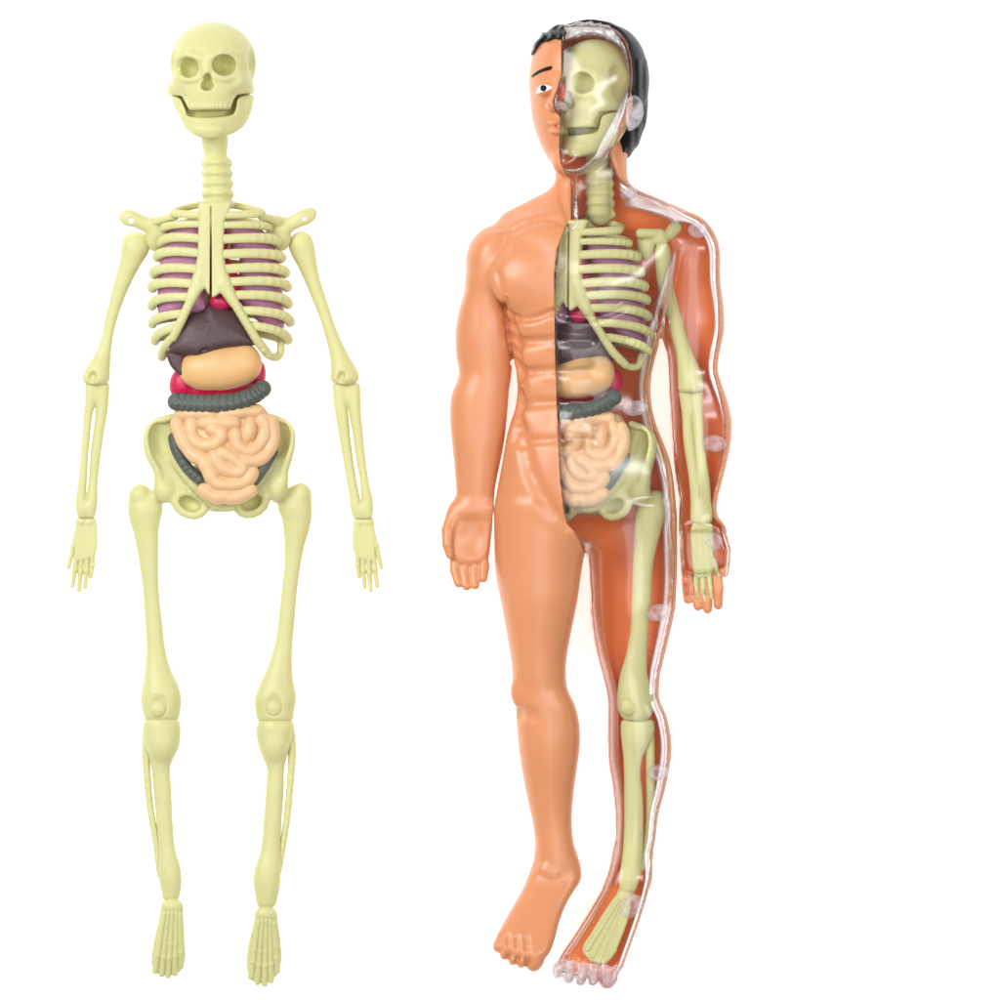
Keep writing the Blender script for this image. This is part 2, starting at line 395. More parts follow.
# ---- shoulders
def shoulder(m, dx=0):
    g = lambda p: ((m - p[0] if m else p[0]) + dx,) + tuple(p[1:])
    t = lambda pts, *a, **k: tube([g(p) for p in pts], *a, **k)
    pr = [(t([(131, 218, 40), (150, 226, 38), (165, 235, 38)], 7.4, .75), 3), (t([(148, 223, 36), (166, 219, 50), (176, 217, 60)], 4.0), 3),
          (ell(g((128.5, 218, 40)), (9.5, 8, 4.6), 15 if not m else -15), 3), (ell(g((155, 236, 34)), (10, 15, 9)), 4), (ell(g((150, 222, 36)), (5, 4.5, 5)), 2)]
    hole = [(t([(131, 220.5, 20), (131, 220.5, 60)], 2.6), .8)]
    return build('shoulder_blade', pr, BONE, SK, .8, subs=hole)
shoulder(None)
pr = [(tube([(304, 217, 40), (288, 225, 38), (273, 234, 38)], 7.4, .75), 3), (tube([(287, 222, 36), (270, 219, 50), (262, 217, 60)], 4.2), 3),
      (ell((307.5, 216, 40), (10.5, 7.5, 4.6), -38), 3), (ell((281, 236, 34), (10, 15, 9)), 4), (ell((274, 221, 42), (8.5, 5.5, 6)), 3)]
build('shoulder_blade', pr, BONE, SK, .8, subs=[(tube([(304, 218.5, 20), (304, 218.5, 60)], 2.2), .8)])

# ---- arms
def bone(name, rows, z, hz, par, extra=(), subs=(), mat=None, h=.9, cap=7, k=3):
    return build(name, [(loft(rows, z=z, hz=hz, cap=cap), 0)] + [(e if isinstance(e[1], (int, float)) else (e, k)) for e in extra], mat or BONE, par, h, subs=subs)
bone('upper_arm_bone', [(231, 129, 142), (236, 124, 147), (244, 121, 150), (254, 120, 147), (265, 118, 140), (280, 114, 132), (298, 109.5, 124), (320, 104, 116.5), (340, 100, 112), (358, 92, 110), (372, 83, 109.5), (380, 81.5, 109), (385, 84, 108)],
     26, .8, SK, subs=[(ell((92, 377, 38), (4.5, 6, 7), 20), 3)])
bone('upper_arm_bone', [(231, 294, 308), (236, 291, 311), (244, 288, 314), (254, 291, 315.5), (265, 297, 317), (280, 304, 320), (298, 311.5, 326), (320, 320, 333), (340, 326, 341), (358, 330, 350), (370, 330.5, 357), (378, 330, 359), (385, 333, 356)],
     26, .8, SK, subs=[(ell((341, 377, 38), (4, 6, 7), 20), 3)])
def forearm(a, b, par, z=22, mx=None, mat=None):
    y0, y1 = a[0][0], a[-1][0]
    xa = (a[0][1]+a[0][2]+b[0][1]+b[0][2])/4; xb = (a[-1][1]+a[-1][2]+b[-1][1]+b[-1][2])/4
    return build('forearm_bone', [(loft(a, z=z, hz=.9, cap=3), 0), (loft(b, z=z, hz=.9, cap=3), 1.5), (ell((xa, y0+10, z-2), (8, 13, 6)), 3), (ell((xb, y1-9, z-1), (7, 9, 6)), 3)], mat or BONE, par, .8)
forearm([(383, 84, 97), (400, 84, 96), (414, 83, 92), (435, 81.5, 89.5), (456, 80, 87.5), (484, 77, 86), (500, 75, 85), (508, 75, 85), (518, 77, 85)],
        [(383, 94, 109), (400, 95, 108), (414, 94.5, 106.5), (435, 92, 103), (456, 89.5, 100), (484, 87.5, 97), (497, 85.5, 97), (506, 84, 96.5), (518, 85, 94)], SK)
forearm([(383, 332, 345), (400, 333, 346), (414, 335, 348), (435, 338.5, 350), (456, 342, 352.5), (484, 347, 357), (500, 349.5, 360), (508, 350, 360.5), (519, 353, 361)],
        [(383, 346, 360), (400, 347, 360.5), (414, 349, 361), (435, 352.5, 363), (456, 355.5, 365), (484, 360, 369), (497, 361, 372), (508, 361.5, 373), (519, 363, 372)], SK)
def hand(m, par, z=18, T=3.4, dx=0, dy=0):
    X = (lambda x: m-x+dx) if m else (lambda x: x+dx)
    sg = [(77, 517), (93, 517), (96.5, 533), (95, 553), (86, 560), (75, 560), (73, 545), (74, 530)]
    pl = [(X(x), y+dy) for x, y in sg]
    P = build('hand', [(plate(pl, z, T, 2.5), 0), (ell((X(81), 522+dy, z+1), (4.5, 4, 4)), 2), (ell((X(89), 522+dy, z+1), (4.5, 4, 4)), 2)] +
              [(tube([(X(a), 527+dy, z+1.5), (X(b), 560+dy, z+1.5)], 2.1), 1.2) for a, b in ((80, 75.5), (84, 80.5), (88, 86), (92, 91.5))], BONE, par, .7)
    for pts in ([(78, 526), (72.5, 546), (67.5, 567.5)], [(75.5, 556), (74, 570), (71.5, 586)], [(80.5, 557), (79.5, 573), (78, 590.5)], [(86, 557), (85.5, 571), (84.2, 587)], [(91.3, 553), (91.2, 565), (89.8, 577)]):
        F = []
        for i, (x, y) in enumerate(pts): F.append((X(x), y+dy, z+1-i*.8, 2.9-.35*i))
        build('finger', [(tube(F), 0)] + [(ell((q[0], q[1], q[2]), (q[3]+.5, q[3]+.6, q[3]+.4)), 1) for q in F[1:2]], BONE, P, .7)
    return P
hand(None, SK); hand(448.5, SK)

# ---- pelvis
def ring(cx, cy, z, rx, ry, rot, r, n=14):
    a0 = math.radians(rot); P = []
    for i in range(n+1):
        a = 2*math.pi*i/n; u, w = rx*math.cos(a), ry*math.sin(a)
        P.append((cx+u*math.cos(a0)-w*math.sin(a0), cy+u*math.sin(a0)+w*math.cos(a0), z))
    return tube(P, r)
pz = lambda x, y: 34 + .0016*(x-219)**2 + .06*(y-460)
out = [(172, 415), (157, 420), (148, 428), (144, 443), (149, 458), (156, 471), (155, 480), (158, 492), (168, 500), (182, 512), (197, 517), (211, 509), (223, 507), (235, 509), (247, 517), (260, 511), (270, 499), (280, 492), (288, 480), (288, 472), (292, 458), (295, 446), (293, 429), (284, 420), (270, 415), (262, 424), (262, 455), (223, 484), (190, 465), (180, 424)]
pelvis = build('pelvis', [(plate(out, pz, 8, 5), 0), (ell((221, 486, 26), (46, 26, 12)), 3), (tube([(213, 350, 22), (215, 420, 22), (218, 470, 26)], 9), 2),
    (tube(curve([(173, 417, 46), (156, 423, 48), (147.5, 435, 50), (149.5, 455, 50), (157, 470, 48), (160, 485, 46)], 4), 3.6), 4),
    (tube(curve([(270, 417, 46), (284, 423, 48), (291.5, 435, 50), (289, 455, 50), (284, 470, 48), (281, 485, 46)], 4), 3.6), 4),
    (tube(curve([(172, 455, 44), (182, 470, 48), (196, 487, 50), (214, 503, 50), (223, 504, 50)], 4), 5), 4),
    (tube(curve([(272, 452, 44), (262, 470, 48), (248, 487, 50), (232, 503, 50), (223, 504, 50)], 4), 5), 4),
    (ring(190, 504, 44, 15, 10.5, 24, 4.2), 3), (ring(251.5, 503, 44, 14.5, 10.5, -24, 4.2), 3),
    (ell((165, 490, 40), (11, 13, 12)), 4), (ell((277, 488, 40), (11, 13, 12)), 4)], BONE, SK, .9,
    subs=[(ell((161, 441, 54), (10.5, 19, 15), -12), 4), (ell((280, 441, 54), (10, 19, 15), 12), 4), (ell((190, 504, 48), (11, 6.8, 13), 24), 2), (ell((251.5, 503, 48), (10.5, 6.8, 13), -24), 2)])

# ---- legs
def knee(px, py, z, par): return build('kneecap', [(ell((px, py, z), (9, 9.5, 6)), 0)], BONE, par, .8)
f1 = bone('thigh_bone', [(487, 134, 149), (498, 129, 157), (508, 127.5, 162), (520, 129, 160), (530, 132, 158.5), (545, 135.5, 158), (565, 139, 158), (591, 142.5, 158.5), (620, 144.5, 161.5), (650, 146, 165), (670, 144.5, 170.5), (686, 142, 178), (700, 140, 181), (711, 142, 180), (722, 144, 178)],
          26, .72, SK, [tube([(148, 503, 27), (163, 493, 30)], 8.5), ell((139, 495, 27), (10, 11, 11), 20)], subs=[(ell((158.5, 706, 48), (13, 15, 11)), 3)])
for pts in ([(160, 712, 20), (162, 730, 20)],): build('knee_pin', [(tube(pts, 11), 0)], BONE, f1, .9)
f2 = bone('thigh_bone', [(486, 288, 304), (498, 280, 310.5), (508, 278, 311.5), (520, 282, 311), (530, 283, 309), (545, 284, 304.5), (565, 284, 300.5), (591, 281, 297), (620, 278, 294.5), (650, 273, 292), (670, 266, 292), (683, 260, 293.5), (700, 254, 296), (711, 255, 294), (723, 257, 293)],
          26, .72, SK, [tube([(292, 501, 27), (277, 494, 30)], 8.5), ell((301, 494, 27), (10, 11, 11), -20)], subs=[(ell((273.5, 705, 48), (13, 15, 11)), 3)])
build('knee_pin', [(tube([(275, 712, 20), (275, 730, 20)], 11), 0)], BONE, f2, .9)
knee(158.3, 709, 36, f1); knee(274, 708, 36, f2)
def shin(rows, fib, yj, par, z=26, parent=None):
    a, b = rows[-1][1], rows[-1][2]
    s = build('shin_bone', [(loft(rows, z=z, hz=.75, cap=5), 0), (ell(((rows[3][1]+rows[3][2])/2, rows[3][0], z+5), (12, 14, 9)), 5)], BONE, par, .9,
              subs=[(tube([(a-8, yj, z+13), ((a+b)/2, yj+2, z+15), (b+8, yj, z+13)], 1.0), 1.5)])
    build('calf_bone', [(tube(curve([(x, y, z-3, r) for x, y, r in fib], 4)), 0)], BONE, s, .8)
    return s
shin([(718.5, 144, 178), (726, 142.5, 180), (735, 142, 180), (746, 144, 179), (757, 148, 174), (767, 150.5, 170), (790, 153, 171), (818, 155.5, 172), (851, 158, 175), (868, 158, 180), (884, 159, 181), (893, 161, 180), (901, 162, 178)],
     [(146, 732, 4.2), (145.5, 750, 4), (146, 769, 3.8), (149.5, 808, 3.5), (155.5, 842, 3.6), (160, 875, 4)], 885, SK)
shin([(719.5, 258, 292), (728, 256, 294), (735, 256, 293), (746, 258, 290), (757, 262, 286.5), (769, 266.5, 284), (790, 265.5, 283.5), (818, 263.5, 281.5), (851, 260, 280), (871, 254, 280.6), (884, 253, 280), (894, 254.5, 278.5), (908, 256.5, 275)],
     [(290.5, 732, 4.2), (291.5, 750, 4), (291, 769, 3.8), (287, 815, 3.5), (282, 848, 3.6), (276, 878, 4)], 887, SK)
def foot(o, st, en, par, z0=30, z1=17):
    ys = [p[1] for p in o]; y0, y1 = min(ys), max(ys)
    zz = lambda x, y: z0 + (z1-z0)*(y-y0)/(y1-y0)
    n0 = st[0]; n4 = st[-1]
    P = build('foot', [(plate(o, zz, 5, 4), 0), (ell(((n0[0]+n4[0])/2, n0[1]-7, z0-2), (10.5, 9, 9)), 3), (ell(((n0[0]+n4[0])/2+1, n0[1]+1, z0-10), (9, 9, 10)), 4)] , BONE, par, .8)
    for (a, b), (c, d) in zip(st, en):
        build('toe', [(tube([(a, b, z0+4.2, 2.6), ((a+c)/2, (b+d)/2, (z0+z1)/2+4.4, 3.1), (a+(c-a)*.72, b+(d-b)*.72, z0+(z1-z0)*.72+4.6, 3.4), (c, d, z1+3.5, 3.4)]), 0), (ell((a+(c-a)*.72, b+(d-b)*.72, z0+(z1-z0)*.72+4.8), (3.5, 3.2, 3.2)), 1)], BONE, P, .7)
    return P
foot([(162, 904), (172, 902), (181, 904), (183, 918), (184, 940), (184.5, 960), (179, 973), (166, 975), (155, 974), (150.5, 964), (153, 942), (158, 922)],
     [(164, 914), (168, 913), (172, 912.5), (176, 913), (179.5, 915)], [(154.5, 972), (161, 975), (167.5, 976), (174, 974), (180, 967)], SK)
foot([(257, 910), (265, 908), (275, 911), (278, 926), (280.5, 945), (281, 962), (276, 977), (263, 984), (252, 982), (246, 968), (248, 945), (253, 925)],
     [(258, 922), (262, 920.5), (266, 920), (270, 921), (273.5, 923)], [(250.5, 978), (257, 983), (264, 984.5), (270.5, 981), (276.5, 972)], SK)

# ---- organs
dome = lambda x, y: 46 - .004*(x-212)**2
lung1 = build('lung', [(plate([(200, 222), (178, 224), (164, 240), (159, 270), (157.5, 300), (160, 318), (176, 318), (186, 312), (196, 314), (207, 309), (205, 296), (208, 260)], dome, 22, 12), 0)], LUNG, SK, 1.2)
lung2 = build('lung', [(plate([(226, 222), (252, 224), (270, 238), (279, 262), (283, 300), (284, 326), (278, 333), (264, 326), (248, 312), (238, 296), (240, 260), (232, 250)], dome, 19, 14), 0)], LUNG, SK, 1.2)
heart = build('heart', [(ell((224, 282, 52), (16, 30, 14), -18), 0), (tube([(218, 250, 52), (226, 236, 48)], 7), 4), (ell((222, 302, 62), (12, 9, 7)), 4)], HEARTM, SK, 1.0)
liver = build('liver', [(plate([(180, 320), (190, 314), (204, 312), (209, 304.5), (216, 306.5), (228, 309), (238, 311.5), (247, 321), (254, 338), (256, 345.5), (240, 347), (228, 347.5), (214, 351), (199, 356), (184, 355), (168.5, 353), (171, 343), (175, 332)], lambda x, y: 60-.003*(x-214)**2+.2*(y-330), 7, 2.5, False, 8, 22), 0),
    (plate([(168, 353), (184, 354), (184, 362), (188, 377), (180, 375), (171, 366)], 58, 9, 4), 3), (plate([(175, 325), (245, 325), (245, 358), (182, 372), (172, 355)], 40, 8, 4), 2)], LIVERM, SK, .9,
    subs=[(tube(curve([(214, 306, 81), (213, 325, 82.5), (214, 352, 82)], 4), .8), 1.6), (tube([(200, 357, 72), (203, 351, 74), (208, 350, 74)], 1.6), 1.5)])
stomach = build('stomach', [(ell((221, 368, 60), (39.5, 22.5, 17), -5), 0), (ell((245, 363, 60), (16, 19, 15)), 7), (ell((200, 370, 58), (20, 18, 14), 12), 7)], STOM, SK, .9)
spleen = build('spleen', [(ell((182, 383, 48), (12, 17, 12), 15), 0), (ell((259, 374, 48), (7, 14, 10)), 0), (tube([(185, 390, 46), (255, 385, 46)], 8), 4)], HEARTM, SK, 1.0)
cc = curve([(177, 402, 66), (195, 403.5, 70), (215, 404, 72), (236, 402, 71), (253, 396, 68), (263, 389, 63)], 5)
cs = []
for i, p in enumerate(cc[::1]):
    t = i/(len(cc)-1)
cg_ = []
for i in range(14):
    t = (i+.5)/14*(len(cc)-1); a = int(min(t, len(cc)-2)); w = t-a; p = [cc[a][j]*(1-w)+cc[a+1][j]*w for j in range(3)]
    ang = math.atan2(cc[a+1][1]-cc[a][1], cc[a+1][0]-cc[a][0]); nx, ny = -math.sin(ang), math.cos(ang)
    cg_.append((tube([(p[0]+nx*9.3*math.sin(q), p[1]+ny*9.3*math.sin(q), p[2]+9.3*math.cos(q)) for q in (-1.6, -1.1, -.55, 0, .55, 1.1, 1.6)], 1.0), 2))
cg_.append((tube([(p[0], p[1]-.5, p[2]+9.4) for p in cc], 1.0), 2))
colon = build('colon', [(tube(cc, 8.9), 0)], COLON, SK, .75, subs=cg_)
loops = build('colon', [(tube(curve([(174, 438, 56), (178, 452, 58), (188, 468, 60), (200, 479, 60), (210, 486, 60)], 4), 5.6), 0)] +
     [(ell(p, (4, 4, 4.4)), 1) for p in curve([(174, 440, 60), (178, 452, 62), (188, 468, 64), (200, 479, 64)], 3)] + [(tube(curve([(272, 452, 54), (263, 467, 58), (254, 480, 58)], 4), 6.5), 0)], COLON, SK, .8)
zi = lambda x, y: 70 - .0042*(x-224)**2 - .0012*(y-450)**2
def Z(pts): return [(120+x/4.1667, 290+y/4.1667, zi(120+x/4.1667, 290+y/4.1667)) for x, y in pts]
coils = [[(250, 520), (320, 514), (380, 516)], [(430, 518), (500, 508), (575, 505)],
         [(240, 560), (262, 622), (305, 685), (365, 715)],
         [(300, 552), (300, 606), (340, 645), (400, 640), (425, 600), (385, 578)],
         [(350, 556), (420, 552), (480, 556)],
         [(485, 600), (492, 648), (545, 672), (592, 632), (606, 575), (590, 535)],
         [(545, 556), (535, 612)],
         [(628, 545), (640, 610), (612, 680), (560, 712), (500, 712)],
         [(396, 692), (420, 735), (480, 762), (512, 742), (470, 700), (430, 680)],
         [(352, 712), (375, 760), (400, 800), (450, 812), (520, 800), (556, 760)],
         [(352, 832), (400, 862), (450, 855)], [(455, 866), (505, 858), (548, 835)]]
base = [(173, 418), (200, 411), (240, 411), (262, 406), (273, 424), (276, 443), (267, 459), (256, 470), (255, 488), (242, 498), (222, 500), (205, 489), (210, 475), (193, 461), (181, 444), (173, 428)]
gut = build('small_intestine', [(plate(base, lambda x, y: zi(x, y)-10, 10, 7), 0)] + [(tube([p + (6.7+.35*math.sin(i*1.15+c[0][0]),) for i, p in enumerate(curve(Z(c), 5))], k=2), .6) for c in coils], GUT, SK, .75, it=1)
adopt(SK)
# ================================================================ the half-clear figure
MAN = empty('anatomy_figure', 570, 984, 'flesh-coloured plastic man toy, one half clear with bones and organs showing inside', 'anatomy figure')
SKIN = plastic('flesh_plastic', lin(216, 144, 100),   .3, .2, (1, .25, .08), .025, .05, 500, .5, .0035)
HAIRM = plastic('black_hair_paint', (.006, .007, .009), .38, 0, var=.2, bump=.3, bscale=500, spec=.22)
WHITE = plastic('white_paint', (.85, .85, .85), .3); BLACK = plastic('black_paint', (.008, .008, .008), .4, spec=.2)
CLEAR = thin_clear('clear_plastic', gain=.72); SOLID = clear_solid('clear_solid_plastic'); EDGE = cloudy_clear('clear_rim_plastic', .5); PEGM = cloudy_clear('clear_peg_plastic', .26)

def ip(y, ys, vs):
    return np.interp(y, ys, vs)
H = 1.3
B = Fld((436, 14, 0), (738, 992, 132), H)
# torso and hips
B.add(loft([(188, 554, 632, 56, 22), (195, 550, 642, 57, 24), (201, 541.5, 655, 57, 27), (210, 527, 678, 58, 32), (222, 506, 690, 60, 38), (235, 498, 692, 61, 44), (252, 495, 688, 61, 49), (275, 497, 680, 61, 52), (300, 503, 673, 61, 51), (325, 507.5, 665, 61, 47),
            (345, 511, 659, 60, 44), (365, 514.5, 654.5, 59, 42), (390, 517, 651, 58, 40), (410, 514, 653, 58, 40), (430, 507, 658.5, 58, 42), (455, 501, 668, 58, 44), (480, 497.5, 674, 57, 45), (505, 494.5, 676, 56, 44), (520, 494, 677, 55, 42), (535, 500, 671, 54, 35), (552, 525, 647, 52, 22)], p=2.3, cap=8), 0)
# neck, head
B.add(loft([(128, 570, 634, 44, 24), (142, 560, 632, 47, 26), (152, 556, 628, 52, 26), (168, 555, 627, 55, 26), (180, 555, 628, 56, 25), (192, 553.5, 633, 56, 25), (204, 548, 642, 57, 25)], cap=4), 6)
B.add(ell((589.5, 81, 60), (58, 59, 54)), 0)
B.add(loft([(26, 561, 612, 62, 28), (32, 551, 625, 62, 36), (40, 540, 634, 62, 43), (50, 534, 640, 62, 48), (66, 530.5, 642, 64, 49), (84, 529, 640, 64, 50), (100, 530, 636, 65, 50), (113, 531, 633, 66, 49), (126, 533.5, 627, 67, 47), (140, 538, 619, 69, 43), (153, 544, 611, 71, 37), (164, 550.5, 603, 74, 31), (172, 557, 592, 77, 24), (177, 563, 584, 80, 17)], p=2.15, cap=5), 4)
B.add(ell((565, 165, 95), (13, 12, 14)), 8)
B.add(tube([(559, 80, 108, 3.5), (555, 95, 115, 5), (552.5, 106, 119, 6.2)]), 5)
B.add(ell((555, 109, 112), (10.5, 6, 8)), 4)
B.sub(ell((543, 91, 121), (11, 8, 9)), 6)
B.add(ell((543.5, 92.5, 102), (9, 6.5, 8)), 3)
B.add(ell((552, 125, 111), (7, 3.4, 3.6), -8), 3); B.add(ell((554, 133.5, 111), (7, 3.8, 3.6), 4), 3)
B.sub(tube([(542, 129, 113), (553, 129.5, 119), (562, 129.5, 119)], 1.3), 2)
B.sub(tube([(557, 114, 119), (558, 121, 119)], 1.5), 2)
# ear on the clear side
# shoulders, arms
B.add(tube([(537, 223, 57), (494, 248, 57)], 14), 10); B.add(tube([(648, 213, 56), (688, 234, 56)], 14), 10)
B.add(ell((490, 256, 58), (23, 31, 29), 20), 8)
B.add(ell((695, 246, 58), (23, 34, 30), -22), 8)
B.add(tube([(600, 196, 55, 18), (670, 222, 54, 16)]), 8); B.add(tube([(570, 200, 55, 18), (515, 228, 54, 18)]), 8)
LA = [(232, 482, 518, 57, 26), (245, 474, 515, 57, 29), (258, 468.5, 511, 57, 30), (275, 465.5, 508, 56, 30), (292, 464, 506, 55, 28), (310, 459, 507.5, 54, 27), (332, 455.5, 511, 53, 27), (355, 456, 513, 52, 26), (375, 458.5, 511.5, 51, 25), (395, 451.5, 510, 51, 25), (420, 450, 507.5, 51, 24),
      (444, 452, 503.5, 52, 22), (476, 455, 498, 53, 18.5), (500, 455.5, 494.5, 54, 15), (514, 450, 493.5, 54, 13.5)]
B.add(loft(LA, p=2.1, cap=6), 2.2)
RA = [(232, 660, 701, 57, 26), (245, 662, 713.5, 57, 29), (262, 664, 719, 57, 30), (285, 663, 720.5, 56, 29), (308, 661, 723.5, 55, 28), (331, 660, 724, 54, 28), (354, 666, 719.5, 53, 27), (370, 667.5, 718, 52, 26), (385, 668, 722, 52, 26), (401, 668.5, 727.5, 52, 25), (420, 669.5, 731.5, 52, 25), (441, 670.5, 731, 52, 23),
      (460, 673, 727.5, 52, 21), (482, 675.5, 722, 52, 18), (500, 678, 717.5, 52, 15), (514, 678.5, 717.5, 52, 14), (530, 678, 725, 52, 14)]
B.add(loft(RA, p=2.1, cap=6), 4)
# hands
B.add(plate([(456, 502), (494, 502), (493.5, 520), (492, 540), (488, 560), (478, 566), (462, 567), (451, 561), (447, 545), (447, 525), (451, 510)], 54, 12, 9), 10)
B.sub(ell((473, 537, 75), (13, 17, 10), 8), 9)
B.add(tube([(455, 512, 58, 8), (448, 530, 64, 6.5), (447.5, 544, 67, 5.5), (450, 555, 67, 4.2)]), 3)
for pts in ([(455, 552), (455, 570), (458.5, 586)], [(464.5, 553), (464.3, 573), (466.5, 589)], [(474, 553), (474.3, 573), (475, 588)], [(483, 551), (484, 567), (483, 581)]):
    B.add(tube([(pts[0][0], pts[0][1], 57, 5.4), (pts[1][0], pts[1][1], 60, 5.3), (pts[2][0], pts[2][1]-3, 64, 4.6)]), 1.2)
    B.sub(tube([(pts[1][0]-3, pts[1][1]-1, 66), (pts[1][0]+3, pts[1][1]-1, 66)], .9), 1)
B.add(plate([(680, 520), (718, 520), (726, 535), (730, 551), (729, 566), (720, 574), (700, 577), (684, 574), (679.5, 560), (679, 540)], 50, 12, 9), 5)
for pts in ([(684, 566), (684.5, 582), (688, 600)], [(694, 570), (695, 590), (698, 607)], [(705, 570), (706, 592), (707.5, 610)], [(716, 566), (718, 588), (718, 606)]):
    B.add(tube([(pts[0][0], pts[0][1], 52, 5.6), (pts[1][0], pts[1][1], 52, 5.5), (pts[2][0], pts[2][1]-1, 50, 4.8)]), 1.2)
B.add(tube([(718, 530, 56, 7), (725, 550, 60, 6), (724.5, 573, 60, 5)]), 3)
# legs
LL = [(500, 495, 588, 54, 41), (530, 494, 588.5, 54, 40), (553, 494, 584.5, 53, 39), (575, 496, 581, 52, 38), (600, 500.5, 577.5, 52, 36), (636, 507, 570.5, 50, 32), (660, 511, 566.5, 49, 29), (676, 512.5, 566, 48, 28), (690, 514, 568, 47, 27), (705, 515.5, 575, 46, 28), (722, 516.5, 579, 44, 29), (742, 518, 580, 43, 29), (765, 521, 577.5, 42, 27),
      (795, 526.5, 573.5, 41, 23), (825, 533, 572, 40, 20), (850, 535.5, 575, 39, 20), (868, 534, 579.5, 37, 21), (884, 529, 578, 34, 20)]
B.add(loft(LL, p=2.1, cap=8), 5)
RL = [(500, 584, 676, 54, 41), (530, 583, 677, 54, 40), (553, 587, 677.5, 53, 39), (575, 588.5, 677.5, 52, 38), (608, 589.5, 675, 52, 36), (635, 592.5, 669.5, 50, 33), (658, 597, 664, 49, 30), (676, 602, 660, 48, 28), (698, 607, 659.5, 47, 27), (719, 607.5, 667.5, 45, 28), (746, 607.5, 671.5, 43, 29), (765, 608.5, 670, 42, 28), (790, 612.5, 665, 41, 25),
      (815, 614.5, 658.5, 40, 22), (840, 614, 655.5, 39, 20), (858, 613, 652, 38, 20), (872, 610, 651, 36, 21), (886, 605, 650, 34, 20)]
B.add(loft(RL, p=2.1, cap=8), 5)
# feet, pointing up and towards the camera
fz = lambda x, y: 34 + (y-862)*.42
B.add(plate([(540, 846), (536, 860), (531, 871), (522, 890), (507.5, 915), (496.5, 935), (494, 945), (500, 952), (514, 957), (530, 961), (543, 958), (550, 950), (555, 937), (559, 922), (566, 904), (576, 887), (580, 877), (577, 864), (570, 846)], fz, 15, 12), 8)
for x, y, r in ((498.5, 944, 5.4), (505.5, 951.5, 5.4), (513.5, 957, 5.2), (522, 959.5, 5.4), (535, 958, 9.2)):
    B.add(ell((x, y, fz(x, y)+2), (r, r*1.35, 9), 20), 1.6)
B.add(plate([(618, 846), (613, 860), (608, 877), (594, 902), (575, 932), (560, 954), (557, 966), (568, 973), (590, 976), (610, 976), (621, 968), (628, 951), (641, 915), (649, 888), (650.5, 868), (646, 846)], fz, 15, 12), 8)
for x, y, r in ((558.5, 968, 6.4), (569, 974, 6), (581, 976, 6), (593, 976, 6), (608, 974, 9.6)):
    B.add(ell((x, y, fz(x, y)+2), (r, r*1.35, 9), 16), 1.6)
# muscle relief
B.add(ell((523, 280, 90), (30, 29, 17), 12), 14); B.add(ell((602, 284, 94), (34, 30, 17), -8), 14)
def crease(pts, r, k, depth=1.0, n=4):
    P = [(p[0], p[1]) for p in curve(pts, n if len(pts) > 2 else 8)]
    B.sub(tube([(x, y, B.surfz(x, y)+r-depth) for x, y in P], r), k)
def bulge(x, y, rx, ry, rz, up, k, rot=0): B.add(ell((x, y, B.surfz(x, y)+up-rz), (rx, ry, rz), rot), k)
for y, h_ in ((327, 12), (355, 14), (387, 15), (421, 16)):
    bulge(538, y, 19, h_, 8, .6, 8); bulge(575, y, 16, h_, 8, .5, 8)
crease([(497, 275), (500, 290), (505, 304)], 3, 6, 2.5)
crease([(502, 300), (508, 312), (520, 320), (536, 319), (554, 312)], 2.2, 5, 2.2)
crease([(554, 314), (575, 318), (600, 318), (625, 308)], 2, 5, 1.6)
for y, xa in ((341, 519), (371, 522), (403, 522), (440, 525)): crease([(xa, y+3), (536, y+1), (560, y), (590, y+1)], 2, 7, .7)
crease([(509, 320), (517, 345), (520, 375), (520, 405), (514, 440)], 3, 9, 1.0)
for y in (322, 335, 348, 361): crease([(507+(y-322)*.2, y), (516+(y-322)*.1, y+8)], 2, 6, .9)
crease([(521, 428), (526, 460), (536, 485), (550, 508), (567, 526)], 4, 10, .4)
crease([(514, 230), (528, 223), (548, 220), (568, 224)], 3, 8, .4)
crease([(571, 180), (571, 222)], 2, 5, 2.0); crease([(559, 185), (563, 205), (569, 222)], 2, 5, 1.5)
bulge(499, 279, 7, 15, 9, -.6, 7); bulge(503, 290, 6, 12, 9, -.6, 7)
crease([(504, 306), (507, 335), (511, 358), (514, 372)], 2.2, 3, 4)
crease([(661, 312), (660, 330), (660, 345)], 2, 3, 4)
B.add(ell((506, 296, B.surfz(506, 296)), (1.8, 1.8, 1.6)), 1.5)
bulge(521, 692, 10, 14, 8, 2.0, 8); crease([(518, 714), (530, 714)], 4, 8, 1.2)
bulge(545, 869, 6, 6, 5, 1.2, 5); bulge(553, 873, 6, 6, 5, .9, 5)
for a_, b_ in (((501, 933), (499.5, 949)), ((508.5, 935), (508.5, 955)), ((517, 936), (517.5, 960)), ((526.5, 937), (527.5, 962))): crease([a_, b_], 1.4, 4, .9)
for a_, b_ in (((565, 956), (563.5, 974)), ((575, 958), (575, 980)), ((587, 959), (587, 981)), ((599, 959), (599.5, 981))): crease([a_, b_], 1.1, 2.5, 1.8)
